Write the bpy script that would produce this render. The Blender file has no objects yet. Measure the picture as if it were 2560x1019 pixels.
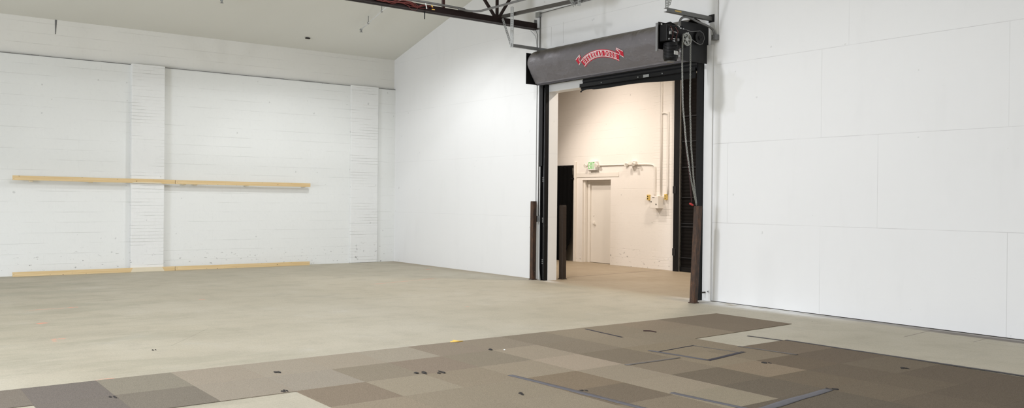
import bpy, bmesh, math, random
from mathutils import Vector, Matrix, noise
random.seed(7)
PI = math.pi
C = bpy.context.scene.collection

# ------------------------------------------------------------------ materials
class NB:
    """small node builder"""
    def __init__(s, name):
        s.m = bpy.data.materials.new(name); s.m.use_nodes = True
        s.nt = s.m.node_tree; s.N = s.nt.nodes; s.L = s.nt.links
        s.N.clear()
        s.out = s.N.new('ShaderNodeOutputMaterial'); s.b = s.N.new('ShaderNodeBsdfPrincipled')
        s.L.new(s.b.outputs[0], s.out.inputs[0])
        s._tc = None
    def put(s, inp, v):
        if isinstance(v, bpy.types.NodeSocket): s.L.new(v, inp)
        elif isinstance(v, (tuple, list)) and len(v) == 3 and inp.type == 'RGBA': inp.default_value = (*v, 1)
        else: inp.default_value = v
    def co(s):
        if not s._tc: s._tc = s.N.new('ShaderNodeTexCoord')
        return s._tc.outputs['Object']
    def math(s, op, a, b=0.0, c=None, clamp=False):
        n = s.N.new('ShaderNodeMath'); n.operation = op; n.use_clamp = clamp
        s.put(n.inputs[0], a); s.put(n.inputs[1], b)
        if c is not None: s.put(n.inputs[2], c)
        return n.outputs[0]
    def sep(s, v=None):
        n = s.N.new('ShaderNodeSeparateXYZ'); s.L.new(v or s.co(), n.inputs[0]); return n.outputs
    def comb(s, x, y, z):
        n = s.N.new('ShaderNodeCombineXYZ')
        for i, v in enumerate((x, y, z)): s.put(n.inputs[i], v)
        return n.outputs[0]
    def scale(s, sc, v=None):
        n = s.N.new('ShaderNodeMapping'); s.L.new(v or s.co(), n.inputs[0]); n.inputs['Scale'].default_value = sc
        return n.outputs[0]
    def noise(s, sc, det=4, rough=.55, v=None):
        n = s.N.new('ShaderNodeTexNoise'); s.L.new(v or s.co(), n.inputs['Vector'])
        n.inputs['Scale'].default_value = sc; n.inputs['Detail'].default_value = det; n.inputs['Roughness'].default_value = rough
        return n.outputs['Fac']
    def ramp(s, f, stops):
        n = s.N.new('ShaderNodeValToRGB'); s.put(n.inputs[0], f)
        e = n.color_ramp.elements
        while len(e) < len(stops): e.new(.5)
        for i, (p, c) in enumerate(stops):
            e[i].position = p; e[i].color = (*c, 1) if isinstance(c, tuple) else (c, c, c, 1)
        return n.outputs[0]
    def step(s, v, lo, hi):
        n = s.N.new('ShaderNodeMapRange'); n.interpolation_type = 'SMOOTHSTEP'
        s.put(n.inputs[0], v); n.inputs[1].default_value = lo; n.inputs[2].default_value = hi
        return n.outputs[0]
    def mix(s, f, a, b, mode='MIX'):
        n = s.N.new('ShaderNodeMix'); n.data_type = 'RGBA'; n.blend_type = mode
        s.put(n.inputs[0], f); s.put(n.inputs[6], a); s.put(n.inputs[7], b)
        return n.outputs[2]
    def bump(s, h, strength=.3, dist=.01):
        n = s.N.new('ShaderNodeBump'); s.put(n.inputs['Height'], h)
        n.inputs['Strength'].default_value = strength; n.inputs['Distance'].default_value = dist
        s.L.new(n.outputs[0], s.b.inputs['Normal'])
    def seg(s, a, b, w, soft=.004, axes=(0, 1)):
        """mask: 1 on the segment a-b (world plane), width w"""
        o = s.sep(); x, y = o[axes[0]], o[axes[1]]
        dx, dy = b[0]-a[0], b[1]-a[1]; l = math.hypot(dx, dy); dx /= l; dy /= l
        px = s.math('SUBTRACT', x, (a[0]+b[0])/2); py = s.math('SUBTRACT', y, (a[1]+b[1])/2)
        al = s.math('ABSOLUTE', s.math('ADD', s.math('MULTIPLY', px, dx), s.math('MULTIPLY', py, dy)))
        ac = s.math('ABSOLUTE', s.math('ADD', s.math('MULTIPLY', px, -dy), s.math('MULTIPLY', py, dx)))
        d = s.math('MAXIMUM', s.math('SUBTRACT', al, l/2), s.math('SUBTRACT', ac, w/2))
        return s.step(d, soft, -soft)
    def fin(s, col, rough=.6, metal=0.0, spec=.5):
        s.put(s.b.inputs['Base Color'], col); s.put(s.b.inputs['Roughness'], rough)
        s.put(s.b.inputs['Metallic'], metal); s.put(s.b.inputs['Specular IOR Level'], spec)
        return s.m

def lin(r, g, b, k=1.0):
    f = lambda c: ((c/255+.055)/1.055)**2.4 if c/255 > .04045 else c/255/12.92
    return tuple(f(c)*k for c in (r, g, b))

def simple(name, col, rough=.5, metal=0.0, var=.12, sc=12, bump=0.0, spec=.5):
    m = NB(name); n = m.noise(sc, 4)
    c = m.mix(n, tuple(v*(1-var) for v in col), tuple(min(1, v*(1+var)) for v in col))
    if bump: m.bump(m.noise(sc*3, 3), bump, .005)
    return m.fin(c, rough, metal, spec)

M = {}
M['black'] = simple('black_steel', (.007, .007, .0075), .42, spec=.2)
M['black_matte'] = simple('black_fabric', (.004, .004, .004), .85, spec=.05)
M['charcoal'] = simple('charcoal_steel', (.020, .020, .0215), .45, spec=.25)
M['galv'] = simple('galvanised_steel', (.36, .37, .37), .42, .7, .2, 25)
M['galv_dull'] = simple('dull_grey_steel', (.20, .20, .20), .5, .4, .2, 20)
M['galv_mid'] = simple('strut_steel', (.17, .172, .17), .5, .1, .2, 20)
M['pipe_grey'] = simple('dark_grey_pipe', (.085, .078, .07), .5, .1, .3, 12)
M['chrome'] = simple('bright_steel', (.62, .62, .62), .28, .9)
M['chain'] = simple('zinc_chain', (.42, .43, .41), .38, .6, .2, 60)
M['truss_red'] = simple('oxide_red_primer', (.050, .019, .016), .6, 0, .35, 9, spec=.2)
M['truss_dark'] = simple('dark_red_primer', (.022, .012, .011), .6, 0, .35, 9, spec=.2)
M['wire_red'] = simple('red_cable', (.16, .035, .03), .5)
M['white_plastic'] = simple('white_plastic', (.75, .75, .73), .45, 0, .03)
M['yellow'] = simple('yellow_plastic', (.66, .47, .13), .5, 0, .1)
M['yellow_scrap'] = simple('yellow_scrap', (.85, .55, .12), .5)
M['red_handle'] = simple('red_plastic', (.45, .03, .03), .4)
M['red_cord'] = simple('dark_red_cord', (.035, .010, .010), .8)
M['sign_red'] = simple('sign_red', (.52, .008, .035), .38, 0, .06)
M['sign_white'] = simple('sign_white', (.82, .76, .76), .4, 0, .02)
M['cream'] = simple('cream_paint', (.78, .74, .68), .5, 0, .04, 3)
M['white_trim'] = simple('white_trim_paint', (.80, .80, .79), .5, 0, .03, 4)
M['scrap'] = simple('dark_scrap', (.035, .03, .026), .9)
M['dark_curtain'] = simple('dark_curtain_steel', (.006, .005, .0045), .7, spec=.08)
M['rubber'] = simple('black_rubber', (.006, .006, .006), .6, spec=.15)
M['tape'] = simple('blue_grey_tape', (.118, .114, .124), .6, 0, .18, 14, .2, spec=.15)
M['tape_dark'] = simple('dark_tape', (.040, .036, .046), .6, 0, .2, 14, .2, spec=.15)
M['tape_worn'] = simple('worn_tape', (.155, .140, .125), .7, 0, .2, 14, .2, spec=.1)
M['tape_edge'] = simple('edge_tape', (.070, .064, .066), .6, 0, .2, 14, .2, spec=.15)
M['glass_lamp'] = simple('clear_lamp', (.6, .6, .58), .2)
M['window_film'] = simple('motor_label', (.55, .55, .53), .4)

def m_green():
    m = NB('exit_green'); m.fin((.12, .52, .10), .4)
    m.b.inputs['Emission Color'].default_value = (.06, .8, .08, 1); m.b.inputs['Emission Strength'].default_value = .08
    return m.m
M['exit_green'] = m_green()

def m_rust():
    m = NB('rusty_steel')
    st = m.noise(1, 6, .65, m.scale((30, 30, 7)))
    c = m.ramp(st, [(.3, (.026, .018, .015)), (.52, (.068, .036, .022)), (.72, (.135, .062, .030))])
    sp = m.noise(55, 2)
    c = m.mix(m.step(sp, .70, .76), c, (.20, .15, .11))
    m.bump(st, .25, .004)
    return m.fin(c, .62, .15)
M['rust'] = m_rust()
M['brown_steel'] = simple('brown_steel', (.032, .022, .017), .55, .1, .4, 20, .2)

def m_hood():
    m = NB('hood_vinyl')
    a = m.noise(3.2, 5, .6); f = m.noise(140, 2)
    c = m.mix(a, (.128, .120, .127), (.188, .178, .188))
    c = m.mix(m.math('MULTIPLY', f, .4), c, (.21, .20, .21))
    sc = m.step(m.noise(1, 5, .7, m.scale((5, 9, 9))), .66, .72)
    c = m.mix(m.math('MULTIPLY', sc, .35), c, (.33, .32, .34))
    o = m.sep(); zz = m.math('ADD', o[2], m.math('MULTIPLY', m.math('SUBTRACT', m.noise(4, 5, .65), .5), .16))
    c = m.mix(m.math('MULTIPLY', m.step(zz, 4.20, 4.33), .85), c, (.078, .066, .046))
    w = m.noise(2.6, 3, .5, m.scale((1, 1.6, 1.6)))
    rg = m.math('SUBTRACT', 1.0, m.math('MULTIPLY', m.math('ABSOLUTE', m.math('SUBTRACT', w, .5)), 5.0), clamp=True)
    m.bump(m.math('ADD', m.math('MULTIPLY', m.noise(5, 4, .6), .8), m.math('MULTIPLY', rg, .5)), .6, .025)
    return m.fin(c, .46, .25)
M['hood'] = m_hood()

def m_wood():
    m = NB('pine_lumber')
    g = m.noise(1, 5, .6, m.scale((40, 1.2, 46)))
    c = m.ramp(g, [(.3, (.66, .47, .23)), (.55, (.74, .56, .31)), (.75, (.80, .64, .40))])
    kn = m.noise(1, 1, .3, m.scale((26, 12, 34)))
    c = m.mix(m.step(kn, .72, .78), c, (.17, .09, .04))
    return m.fin(c, .65)
M['wood'] = m_wood()
M['wood_painted'] = simple('pine_oversprayed', (.74, .66, .50), .6, 0, .05, 5)

WHITE = (.83, .83, .815)
def m_block(name, bw, rh, col, axis, grime=True, lines=.24, bump=.5):
    """painted masonry; axis = the horizontal coordinate the courses run along"""
    m = NB(name); o = m.sep()
    v = m.comb(o[axis], o[2], 0.0)
    n = m.N.new('ShaderNodeTexBrick'); m.L.new(v, n.inputs['Vector'])
    n.inputs['Scale'].default_value = 1; n.inputs['Mortar Size'].default_value = .005; n.inputs['Mortar Smooth'].default_value = .6
    n.inputs['Brick Width'].default_value = bw; n.inputs['Row Height'].default_value = rh
    n.offset = .5
    fac = n.outputs['Fac']
    brk = m.step(m.noise(1, 4, .6, m.scale((.9, .9, 5))), .42, .62)
    dz = m.math('PINGPONG', o[2], rh/2)
    bed = m.step(dz, .006, .001)
    # bed joints read stronger than head joints, both partly filled with paint
    ln = m.math('MULTIPLY', m.math('MAXIMUM', m.math('MULTIPLY', fac, .25), bed), brk)
    big = m.noise(.8, 5, .6); fine = m.noise(14, 5, .65)
    c = m.mix(big, tuple(x*.95 for x in col), col)
    c = m.mix(m.math('MULTIPLY', m.step(fine, .5, .8), .14), c, tuple(x*.72 for x in col))
    c = m.mix(m.math('MULTIPLY', ln, lines), c, tuple(x*.45 for x in col))
    if grime:
        low = m.step(o[2], .62, .12)
        ch = m.step(m.noise(1, 3, .6, m.scale((9, 9, 22))), .64, .69)
        c = m.mix(m.math('MULTIPLY', m.math('MULTIPLY', ch, low), .65), c, (.16, .15, .14))
        nail = m.step(m.noise(11, 0), .845, .86)
        c = m.mix(m.math('MULTIPLY', nail, .25), c, (.12, .12, .12))
    h = m.math('SUBTRACT', m.math('MULTIPLY', fine, .6), m.math('MULTIPLY', ln, 1.0))
    m.bump(h, bump, .006)
    return m.fin(c, .62, 0, .3)
M['block'] = m_block('painted_block', .4064, .2032, (.835, .845, .825), 1)
M['block_top'] = m_block('painted_block_upper', .4064, .2032, (.80, .79, .745), 1, False, .22)
M['pilaster'] = m_block('painted_brick', .2032, .0677, (.84, .845, .83), 1, True, .07, .9)
M['far_block'] = m_block('far_room_block', .4064, .2032, (.83, .79, .74), 0, True, .10, .35)

M['far_brick'] = m_block('far_room_brick', .2032, .0677, (.83, .79, .74), 0, True, .04, .5)
ROW = 1.2192
def m_board():
    m = NB('painted_board_wall'); o = m.sep(); x, z = o[0], o[2]
    row = m.math('FLOOR', m.math('DIVIDE', z, ROW))
    eq = lambda k: m.math('COMPARE', row, float(k), .2)
    off = m.math('ADD', m.math('MULTIPLY', eq(1), .836), m.math('MULTIPLY', eq(3), .404))
    xs = m.math('SUBTRACT', m.math('SUBTRACT', x, 11.876 - 10*2.438), off)
    dv = m.math('PINGPONG', xs, 1.219)
    lv = m.math('MULTIPLY', m.step(dv, .0045, .0012), m.step(x, 9.9, 10.1))
    dh = m.math('PINGPONG', z, ROW/2)
    lh = m.step(dh, .0055, .0015)
    brk = m.step(m.noise(1, 3, .6, m.scale((.8, .8, .8))), .36, .60)
    strength = m.math('ADD', m.math('MULTIPLY', m.step(x, 7.5, 8.5), .20), .13)
    ln = m.math('MULTIPLY', m.math('MAXIMUM', lh, lv), m.math('MULTIPLY', m.math('ADD', m.math('MULTIPLY', brk, .75), .25), strength))
    a = m.noise(.55, 4, .6); st = m.noise(1, 5, .6, m.scale((3, 3, .7)))
    c = m.mix(a, (.815, .815, .81), (.845, .845, .84))
    c = m.mix(m.math('MULTIPLY', m.step(st, .5, .8), .18), c, (.70, .70, .69))
    spk = m.step(m.noise(7, 2, .5), .735, .76)
    c = m.mix(m.math('MULTIPLY', spk, .28), c, (.35, .35, .34))
    scr = m.step(m.noise(1, 3, .6, m.scale((3.2, 3.2, 60))), .72, .76)
    c = m.mix(m.math('MULTIPLY', scr, .16), c, (.40, .40, .40))
    c = m.mix(ln, c, (.22, .21, .20))
    # soft darker patch below the opener, and the panel seams by the doorway
    pa = m.math('MAXIMUM', m.seg((10.08, 2.95), (10.42, 3.45), .34, .05, (0, 2)), m.seg((10.25, 2.9), (10.25, 3.5), .3, .04, (0, 2)))
    c = m.mix(m.math('MULTIPLY', pa, .30), c, (.70, .69, .65))
    for xx, z0, z1 in ((6.02, 4.49, 4.86), (6.38, 4.50, 4.90)):
        c = m.mix(m.math('MULTIPLY', m.seg((xx, z0), (xx, z1), .006, .003, (0, 2)), .6), c, (.2, .19, .17))
    hgt = m.math('SUBTRACT', m.math('MULTIPLY', m.noise(9, 4), .3), ln)
    m.bump(hgt, .18, .004)
    return m.fin(c, .55, 0, .35)
M['board'] = m_board()

def m_ceil():
    m = NB('ceiling_paint'); a = m.noise(.6, 4); f = m.noise(30, 4)
    c = m.mix(a, (.735, .73, .675), (.775, .77, .72))
    c = m.mix(m.math('MULTIPLY', f, .12), c, (.6, .6, .54))
    m.bump(f, .15, .004)
    return m.fin(c, .8, 0, .2)
M['ceil'] = m_ceil()
M['plain_white'] = simple('plain_white_paint', (.82, .82, .80), .6, 0, .03, 2)
M['far_plain'] = simple('far_room_paint', (.80, .76, .70), .6, 0, .03, 2)

def m_floor():
    m = NB('worn_concrete'); o = m.sep(); x, y = o[0], o[1]
    a = m.noise(.35, 5, .6); b = m.noise(2.2, 6, .62); f = m.noise(90, 3, .6); st = m.noise(1, 5, .6, m.scale((2.6, .5, 1)))
    c = m.ramp(a, [(.3, (.385, .345, .258)), (.5, (.430, .386, .294)), (.7, (.470, .428, .338))])
    c = m.mix(m.math('MULTIPLY', m.step(b, .45, .75), .35), c, (.295, .265, .208))
    c = m.mix(m.math('MULTIPLY', m.step(st, .52, .75), .28), c, (.285, .262, .205))
    c = m.mix(m.math('MULTIPLY', m.step(f, .46, .74), .42), c, (.21, .19, .145))
    g = m.noise(34, 4, .7); c = m.mix(m.math('MULTIPLY', m.step(g, .5, .72), .22), c, (.23, .205, .155))
    c = m.mix(m.math('MULTIPLY', m.step(g, .5, .28), .20), c, (.56, .52, .43))
    wh = m.step(m.noise(1.4, 5, .65), .58, .72)
    c = m.mix(m.math('MULTIPLY', wh, .22), c, (.46, .45, .41))
    # dark pock marks and scuffs
    pk = m.step(m.noise(1, 2, .5, m.scale((11, 7, 1))), .765, .79)
    c = m.mix(m.math('MULTIPLY', pk, .55), c, (.12, .10, .08))
    # warmer, browner slab in and beyond the doorway
    dw = m.math('MULTIPLY', m.step(y, -.5, .2), m.step(x, 13, 8))
    c = m.mix(m.math('MULTIPLY', dw, .55), c, (.265, .185, .112))
    # white overspray along the board wall, and a greyer strip by the doorway
    ws = m.math('MULTIPLY', m.math('MULTIPLY', m.step(y, -.55, -.12), m.step(m.math('ABSOLUTE', m.math('SUBTRACT', x, 10.9)), 2.0, .5)), m.step(m.noise(3.5, 4), .25, .55))
    c = m.mix(m.math('MULTIPLY', ws, m.math('MULTIPLY', m.step(y, .05, -.02), .92)), c, (.78, .78, .77))
    wl = m.math('MULTIPLY', m.math('MULTIPLY', m.step(y, -.30, -.10), m.step(y, .02, -.02)), m.math('MULTIPLY', m.step(m.math('ABSOLUTE', m.math('SUBTRACT', x, 5.9)), .8, .2), m.step(m.noise(5, 4), .36, .6)))
    c = m.mix(m.math('MULTIPLY', wl, .6), c, (.66, .65, .62))
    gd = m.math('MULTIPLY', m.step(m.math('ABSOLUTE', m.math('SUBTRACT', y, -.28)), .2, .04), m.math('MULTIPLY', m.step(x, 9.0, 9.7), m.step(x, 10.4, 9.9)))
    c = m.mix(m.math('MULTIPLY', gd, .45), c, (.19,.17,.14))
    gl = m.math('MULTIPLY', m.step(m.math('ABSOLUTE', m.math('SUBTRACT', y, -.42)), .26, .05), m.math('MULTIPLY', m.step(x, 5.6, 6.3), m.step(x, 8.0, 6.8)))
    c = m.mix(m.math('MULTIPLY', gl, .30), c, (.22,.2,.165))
    # grime strip swept up against the foot of the boards
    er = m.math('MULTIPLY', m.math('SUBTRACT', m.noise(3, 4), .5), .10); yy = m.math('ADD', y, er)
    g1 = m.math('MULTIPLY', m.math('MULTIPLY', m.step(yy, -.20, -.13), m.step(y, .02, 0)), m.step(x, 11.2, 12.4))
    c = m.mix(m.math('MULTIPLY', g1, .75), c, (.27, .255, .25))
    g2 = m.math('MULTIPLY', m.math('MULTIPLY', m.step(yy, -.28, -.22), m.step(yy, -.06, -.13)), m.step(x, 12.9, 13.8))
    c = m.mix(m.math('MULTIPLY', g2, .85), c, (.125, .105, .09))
    # broad olive-brown dirt on the left part of the slab
    dl = m.math('MULTIPLY', m.step(m.noise(1, 5, .65, m.scale((1.6, .45, 1))), .47, .62), m.step(y, -5.6, -8.2))
    c = m.mix(m.math('MULTIPLY', dl, .34), c, (.25, .235, .17))
    # saw cuts and joints
    for p, q, w, k in (((13.59, -.92), (13.50, -.05), .016, .7), ((14.23, -.62), (14.18, -.06), .014, .6), ((14.0, -.62), (14.9, -.52), .008, .5),
                       ((5.66, .60), (5.35, 3.85), .05, .75), ((9.6, -8.0), (8.6, -7.3), .012, .25), ((12.2, -.52), (14.0, -.62), .008, .22)):
        c = m.mix(m.math('MULTIPLY', m.seg(p, q, w), k), c, (.11, .085, .065))
    # orange survey paint
    br = m.step(m.noise(9, 3), .40, .55)
    for p, q, w, k in (((5.70, -8.78), (5.66, -8.22), .05, .35), ((5.66, -8.25), (5.66, -8.15), .09, .7), ((7.12, -8.86), (7.08, -8.71), .08, .75),
                       ((8.46, -8.90), (8.51, -8.80), .07, .5), ((8.47, -8.91), (8.68, -8.92), .04, .28), ((10.98, -8.99), (10.985, -8.85), .05, .85),
                       ((5.64, -6.49), (5.64, -6.40), .10, .45), ((2.58, -.66), (2.58, -.50), .14, .55), ((4.9, -3.2), (4.5, -1.6), .10, .25),
                       ((8.52, -3.6), (8.5, -3.54), .05, .35), ((8.9, -2.0), (8.9, -1.95), .05, .35)):
        c = m.mix(m.math('MULTIPLY', m.math('MULTIPLY', m.seg(p, q, w, .012), k), br), c, (.80, .27, .17))
    m.bump(m.math('ADD', m.math('MULTIPLY', f, .5), b), .12, .006)
    return m.fin(c, m.math('ADD', m.math('MULTIPLY', b, .25), .45), 0, .35)
M['floor'] = m_floor()

def m_carpet():
    m = NB('loop_carpet')
    n = m.N.new('ShaderNodeObjectInfo'); col = n.outputs['Color']
    f = m.noise(380, 2, .6); f2 = m.noise(3.0, 4, .6)
    c = m.mix(m.step(f, .35, .65), m.mix(.5, col, (.0, .0, .0), 'MIX'), m.mix(.12, col, (.75, .66, .54)))
    c = m.mix(m.math('MULTIPLY', f2, .25), c, m.mix(.35, col, (.1, .08, .06)))
    m.bump(f, .4, .002)
    return m.fin(c, .95, 0, .1)
M['carpet'] = m_carpet()

# ------------------------------------------------------------------ mesh helpers
class MB:
    def __init__(s): s.bm = bmesh.new()
    def box(s, a, b, rot=None, piv=None):
        x0, y0, z0 = (min(a[i], b[i]) for i in range(3)); x1, y1, z1 = (max(a[i], b[i]) for i in range(3))
        vs = [s.bm.verts.new(p) for p in ((x0,y0,z0),(x1,y0,z0),(x1,y1,z0),(x0,y1,z0),(x0,y0,z1),(x1,y0,z1),(x1,y1,z1),(x0,y1,z1))]
        for f in ((0,3,2,1),(4,5,6,7),(0,1,5,4),(1,2,6,5),(2,3,7,6),(3,0,4,7)): s.bm.faces.new([vs[i] for i in f])
        if rot is not None:
            bmesh.ops.rotate(s.bm, verts=vs, cent=piv or ((x0+x1)/2,(y0+y1)/2,(z0+z1)/2), matrix=rot)
        return s
    def beam(s, p, q, w, h, up=(0, 0, 1)):
        """box of section w x h from p to q"""
        p, q = Vector(p), Vector(q); d = (q-p).normalized(); u = Vector(up)
        if abs(d.dot(u)) > .98: u = Vector((1, 0, 0))
        r = d.cross(u).normalized(); u = r.cross(d)
        vs = [s.bm.verts.new(c + r*sx*w/2 + u*sy*h/2) for c in (p, q) for sx, sy in ((-1,-1),(1,-1),(1,1),(-1,1))]
        for f in ((0,3,2,1),(4,5,6,7),(0,1,5,4),(1,2,6,5),(2,3,7,6),(3,0,4,7)): s.bm.faces.new([vs[i] for i in f])
        return s
    def tube(s, pts, r, n=8, closed=False):
        pts = [Vector(p) for p in pts]; k = len(pts); rings = []
        ref = None
        for i, p in enumerate(pts):
            if closed: t = pts[(i+1) % k] - pts[i-1]
            else: t = (pts[min(i+1, k-1)] - pts[max(i-1, 0)])
            t.normalize()
            if ref is None:
                ref = Vector((0, 0, 1)) if abs(t.z) < .9 else Vector((1, 0, 0))
            a = t.cross(ref).normalized(); b = a.cross(t).normalized(); ref = b
            rr = r[i] if isinstance(r, (list, tuple)) else r
            rings.append([s.bm.verts.new(p + (a*math.cos(2*PI*j/n) + b*math.sin(2*PI*j/n))*rr) for j in range(n)])
        for i in range(k if closed else k-1):
            A, B = rings[i], rings[(i+1) % k]
            for j in range(n): s.bm.faces.new((A[j], A[(j+1) % n], B[(j+1) % n], B[j])).smooth = True
        if not closed:
            s.bm.faces.new(rings[0][::-1]); s.bm.faces.new(rings[-1])
        return s
    def cyl(s, p, q, r, n=20, r2=None):
        return s.tube([p, q], [r, r if r2 is None else r2], n)
    def prism(s, poly, ext):
        """poly: 3D points of a planar polygon, ext: extrusion vector"""
        e = Vector(ext); A = [s.bm.verts.new(p) for p in poly]; B = [s.bm.verts.new(Vector(p)+e) for p in poly]
        n = len(poly); s.bm.faces.new(A[::-1]); s.bm.faces.new(B)
        for i in range(n): s.bm.faces.new((A[i], A[(i+1) % n], B[(i+1) % n], B[i]))
        return s
    def grid(s, f, nu, nv, smooth=True):
        vs = [[s.bm.verts.new(f(i/nu, j/nv)) for j in range(nv+1)] for i in range(nu+1)]
        for i in range(nu):
            for j in range(nv):
                fc = s.bm.faces.new((vs[i][j], vs[i+1][j], vs[i+1][j+1], vs[i][j+1])); fc.smooth = smooth
        return s
    def quad(s, pts):
        s.bm.faces.new([s.bm.verts.new(p) for p in pts]); return s
    def blob(s, c, rad, sc=(1, 1, 1), seed=0, rough=.35, sub=2):
        r = bmesh.ops.create_icosphere(s.bm, subdivisions=sub, radius=1)
        for v in r['verts']:
            k = 1 + rough*noise.noise(v.co*1.7 + Vector((seed*3.1, seed*1.7, 0)))
            v.co = Vector(c) + Vector((v.co.x*sc[0], v.co.y*sc[1], v.co.z*sc[2]))*rad*k
        return s

ORG = {}
def mk(name, mb, mat, parent=None, bevel=0.0, solid=0.0, origin=None):
    o = bpy.data.objects.new(name, None) if mb is None else None
    bmesh.ops.recalc_face_normals(mb.bm, faces=mb.bm.faces)
    me = bpy.data.meshes.new(name)
    org = ORG[parent.name] if parent else (origin or Vector((0, 0, 0)))
    org = Vector(org)
    if org.length: bmesh.ops.translate(mb.bm, verts=mb.bm.verts, vec=-org)
    mb.bm.to_mesh(me); mb.bm.free()
    o = bpy.data.objects.new(name, me); C.objects.link(o)
    for m_ in (mat if isinstance(mat, list) else [mat]): me.materials.append(m_)
    ORG[o.name] = org
    if parent: o.parent = parent
    else: o.location = org
    if bevel:
        b = o.modifiers.new('bevel', 'BEVEL'); b.width = bevel; b.segments = 2; b.limit_method = 'ANGLE'
    if solid:
        b = o.modifiers.new('solid', 'SOLIDIFY'); b.thickness = solid
    return o
def tag(o, label, cat, group=None, kind=None):
    o['label'] = label; o['category'] = cat
    if group: o['group'] = group
    if kind: o['kind'] = kind
    return o
def thing(name, loc, label, cat, group=None):
    o = bpy.data.objects.new(name, None); C.objects.link(o); o.location = loc; o.empty_display_size = .1
    ORG[o.name] = Vector(loc); return tag(o, label, cat, group)
def struct(name, mb, mat, parent=None, **k):
    o = mk(name, mb, mat, parent, **k)
    if not parent: o['kind'] = 'structure'
    return o

# ------------------------------------------------------------------ camera
yaw, pitch, roll = .9239518, -.0044138, .0096484
fw = Vector((-math.sin(yaw)*math.cos(pitch), math.cos(yaw)*math.cos(pitch), math.sin(pitch)))
r0 = Vector((math.cos(yaw), math.sin(yaw), 0)); u0 = r0.cross(fw)
rt = r0*math.cos(roll) + u0*math.sin(roll); up = -r0*math.sin(roll) + u0*math.cos(roll)
cd = bpy.data.cameras.new('camera'); cam = bpy.data.objects.new('camera', cd); C.objects.link(cam)
cam.matrix_world = Matrix(((rt.x, up.x, -fw.x, 18.83444), (rt.y, up.y, -fw.y, -10.58204), (rt.z, up.z, -fw.z, 1.53686), (0, 0, 0, 1)))
cd.sensor_fit = 'HORIZONTAL'; cd.sensor_width = 36; cd.lens = 36*2163.64/2560; cd.clip_end = 200
bpy.context.scene.camera = cam

# ------------------------------------------------------------------ the shell
YB, XR = -19.0, 24.0                       # wall behind the camera, wall on the right
SL = .26                                   # roof slope
def ceil_z(x): return 4.985 + SL*(x if x < 12 else 24-x)
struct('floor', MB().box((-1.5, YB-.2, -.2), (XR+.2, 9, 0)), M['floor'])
# ceiling: two pitches
cb = MB()
cb.prism([(-.3, YB-.2, ceil_z(-.3)), (12, YB-.2, ceil_z(12)), (24.3, YB-.2, ceil_z(24.3)), (24.3, YB-.2, ceil_z(24.3)+.2), (12, YB-.2, ceil_z(12)+.2), (-.3, YB-.2, ceil_z(-.3)+.2)], (0, -YB+.2, 0))
struct('ceiling', cb, M['ceil'])
# left wall: block wall below, upper course set back, pilasters of brick
wl = struct('wall_left', MB().box((-.35, YB, 0), (0, 0, 4.23)), M['block'])
mk('wall_upper', MB().box((-.35, YB, 4.23), (-.06, 0, 5.0)), M['block_top'], wl)
for y0, y1, d in ((-6.155, -5.505, .11), (-1.225, -.495, .06), (-11.0, -10.35, .11)):
    p = MB().box((-.02, y0, 0), (d, y1, 4.245))
    mk('pilaster', p, M['pilaster'], wl, bevel=.012)
mk('wall_crack', MB().prism([(-.0595, -7.535, 4.69), (-.0595, -7.52, 4.69), (-.0595, -7.50, 4.985), (-.0595, -7.54, 4.985)], (.003, 0, 0)), M['galv_dull'], wl)
# ragged dark strips for the shadow gap and dirt along the set-back ledge
lip = MB(); y = -9.6
while y < -.02:
    l = random.uniform(.12, .5); h = random.uniform(.004, .012)
    lip.box((-.06, y, 4.225), (.004+random.uniform(0, .006), min(y+l, -.01), 4.230+h)); y += l
mk('ledge_dark_line', lip, M['galv_dull'], wl)
# back wall with the doorway (x 5.98..9.72, z 0..3.62), .22 thick
XL, XD, ZD, T = 5.98, 9.72, 3.62, .22
wb = MB()
wb.box((-.35, 0, 0), (XL, T, 4.8)); wb.box((XL, 0, ZD), (XD, T, 4.8)); wb.box((XD, 0, .009), (XR, T, 4.8))
wb.prism([(-.35, 0, 4.8), (XR, 0, 4.8), (XR, 0, ceil_z(XR)+.25), (12, 0, ceil_z(12)+.1), (-.35, 0, ceil_z(-.35)+.25)], (0, T, 0))
wback = struct('wall_back', wb, M['board'])
struct('wall_front', MB().box((-.35, YB-.2, 0), (XR, YB, 9)), M['plain_white'])
struct('wall_right', MB().box((XR, YB, 0), (XR+.2, 0, 9)), M['plain_white'])
# dark strip put in for the shaded gap at the foot of the right-hand boards
struct('dark_gap_strip', MB().box((9.98, .006, 0), (23.9, .05, .010)), M['scrap'])
# white painted trim either side of the door
struct('trim_1', MB().box((9.82, -.030, .0), (9.985, -.0, 3.98)), M['white_trim'], bevel=.004)
struct('trim_2', MB().box((5.735, -.022, .0), (5.795, -.0, 3.75)), M['white_trim'], bevel=.003)

# ------------------------------------------------------------------ far room
FY = 3.92
fb = MB()
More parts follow.
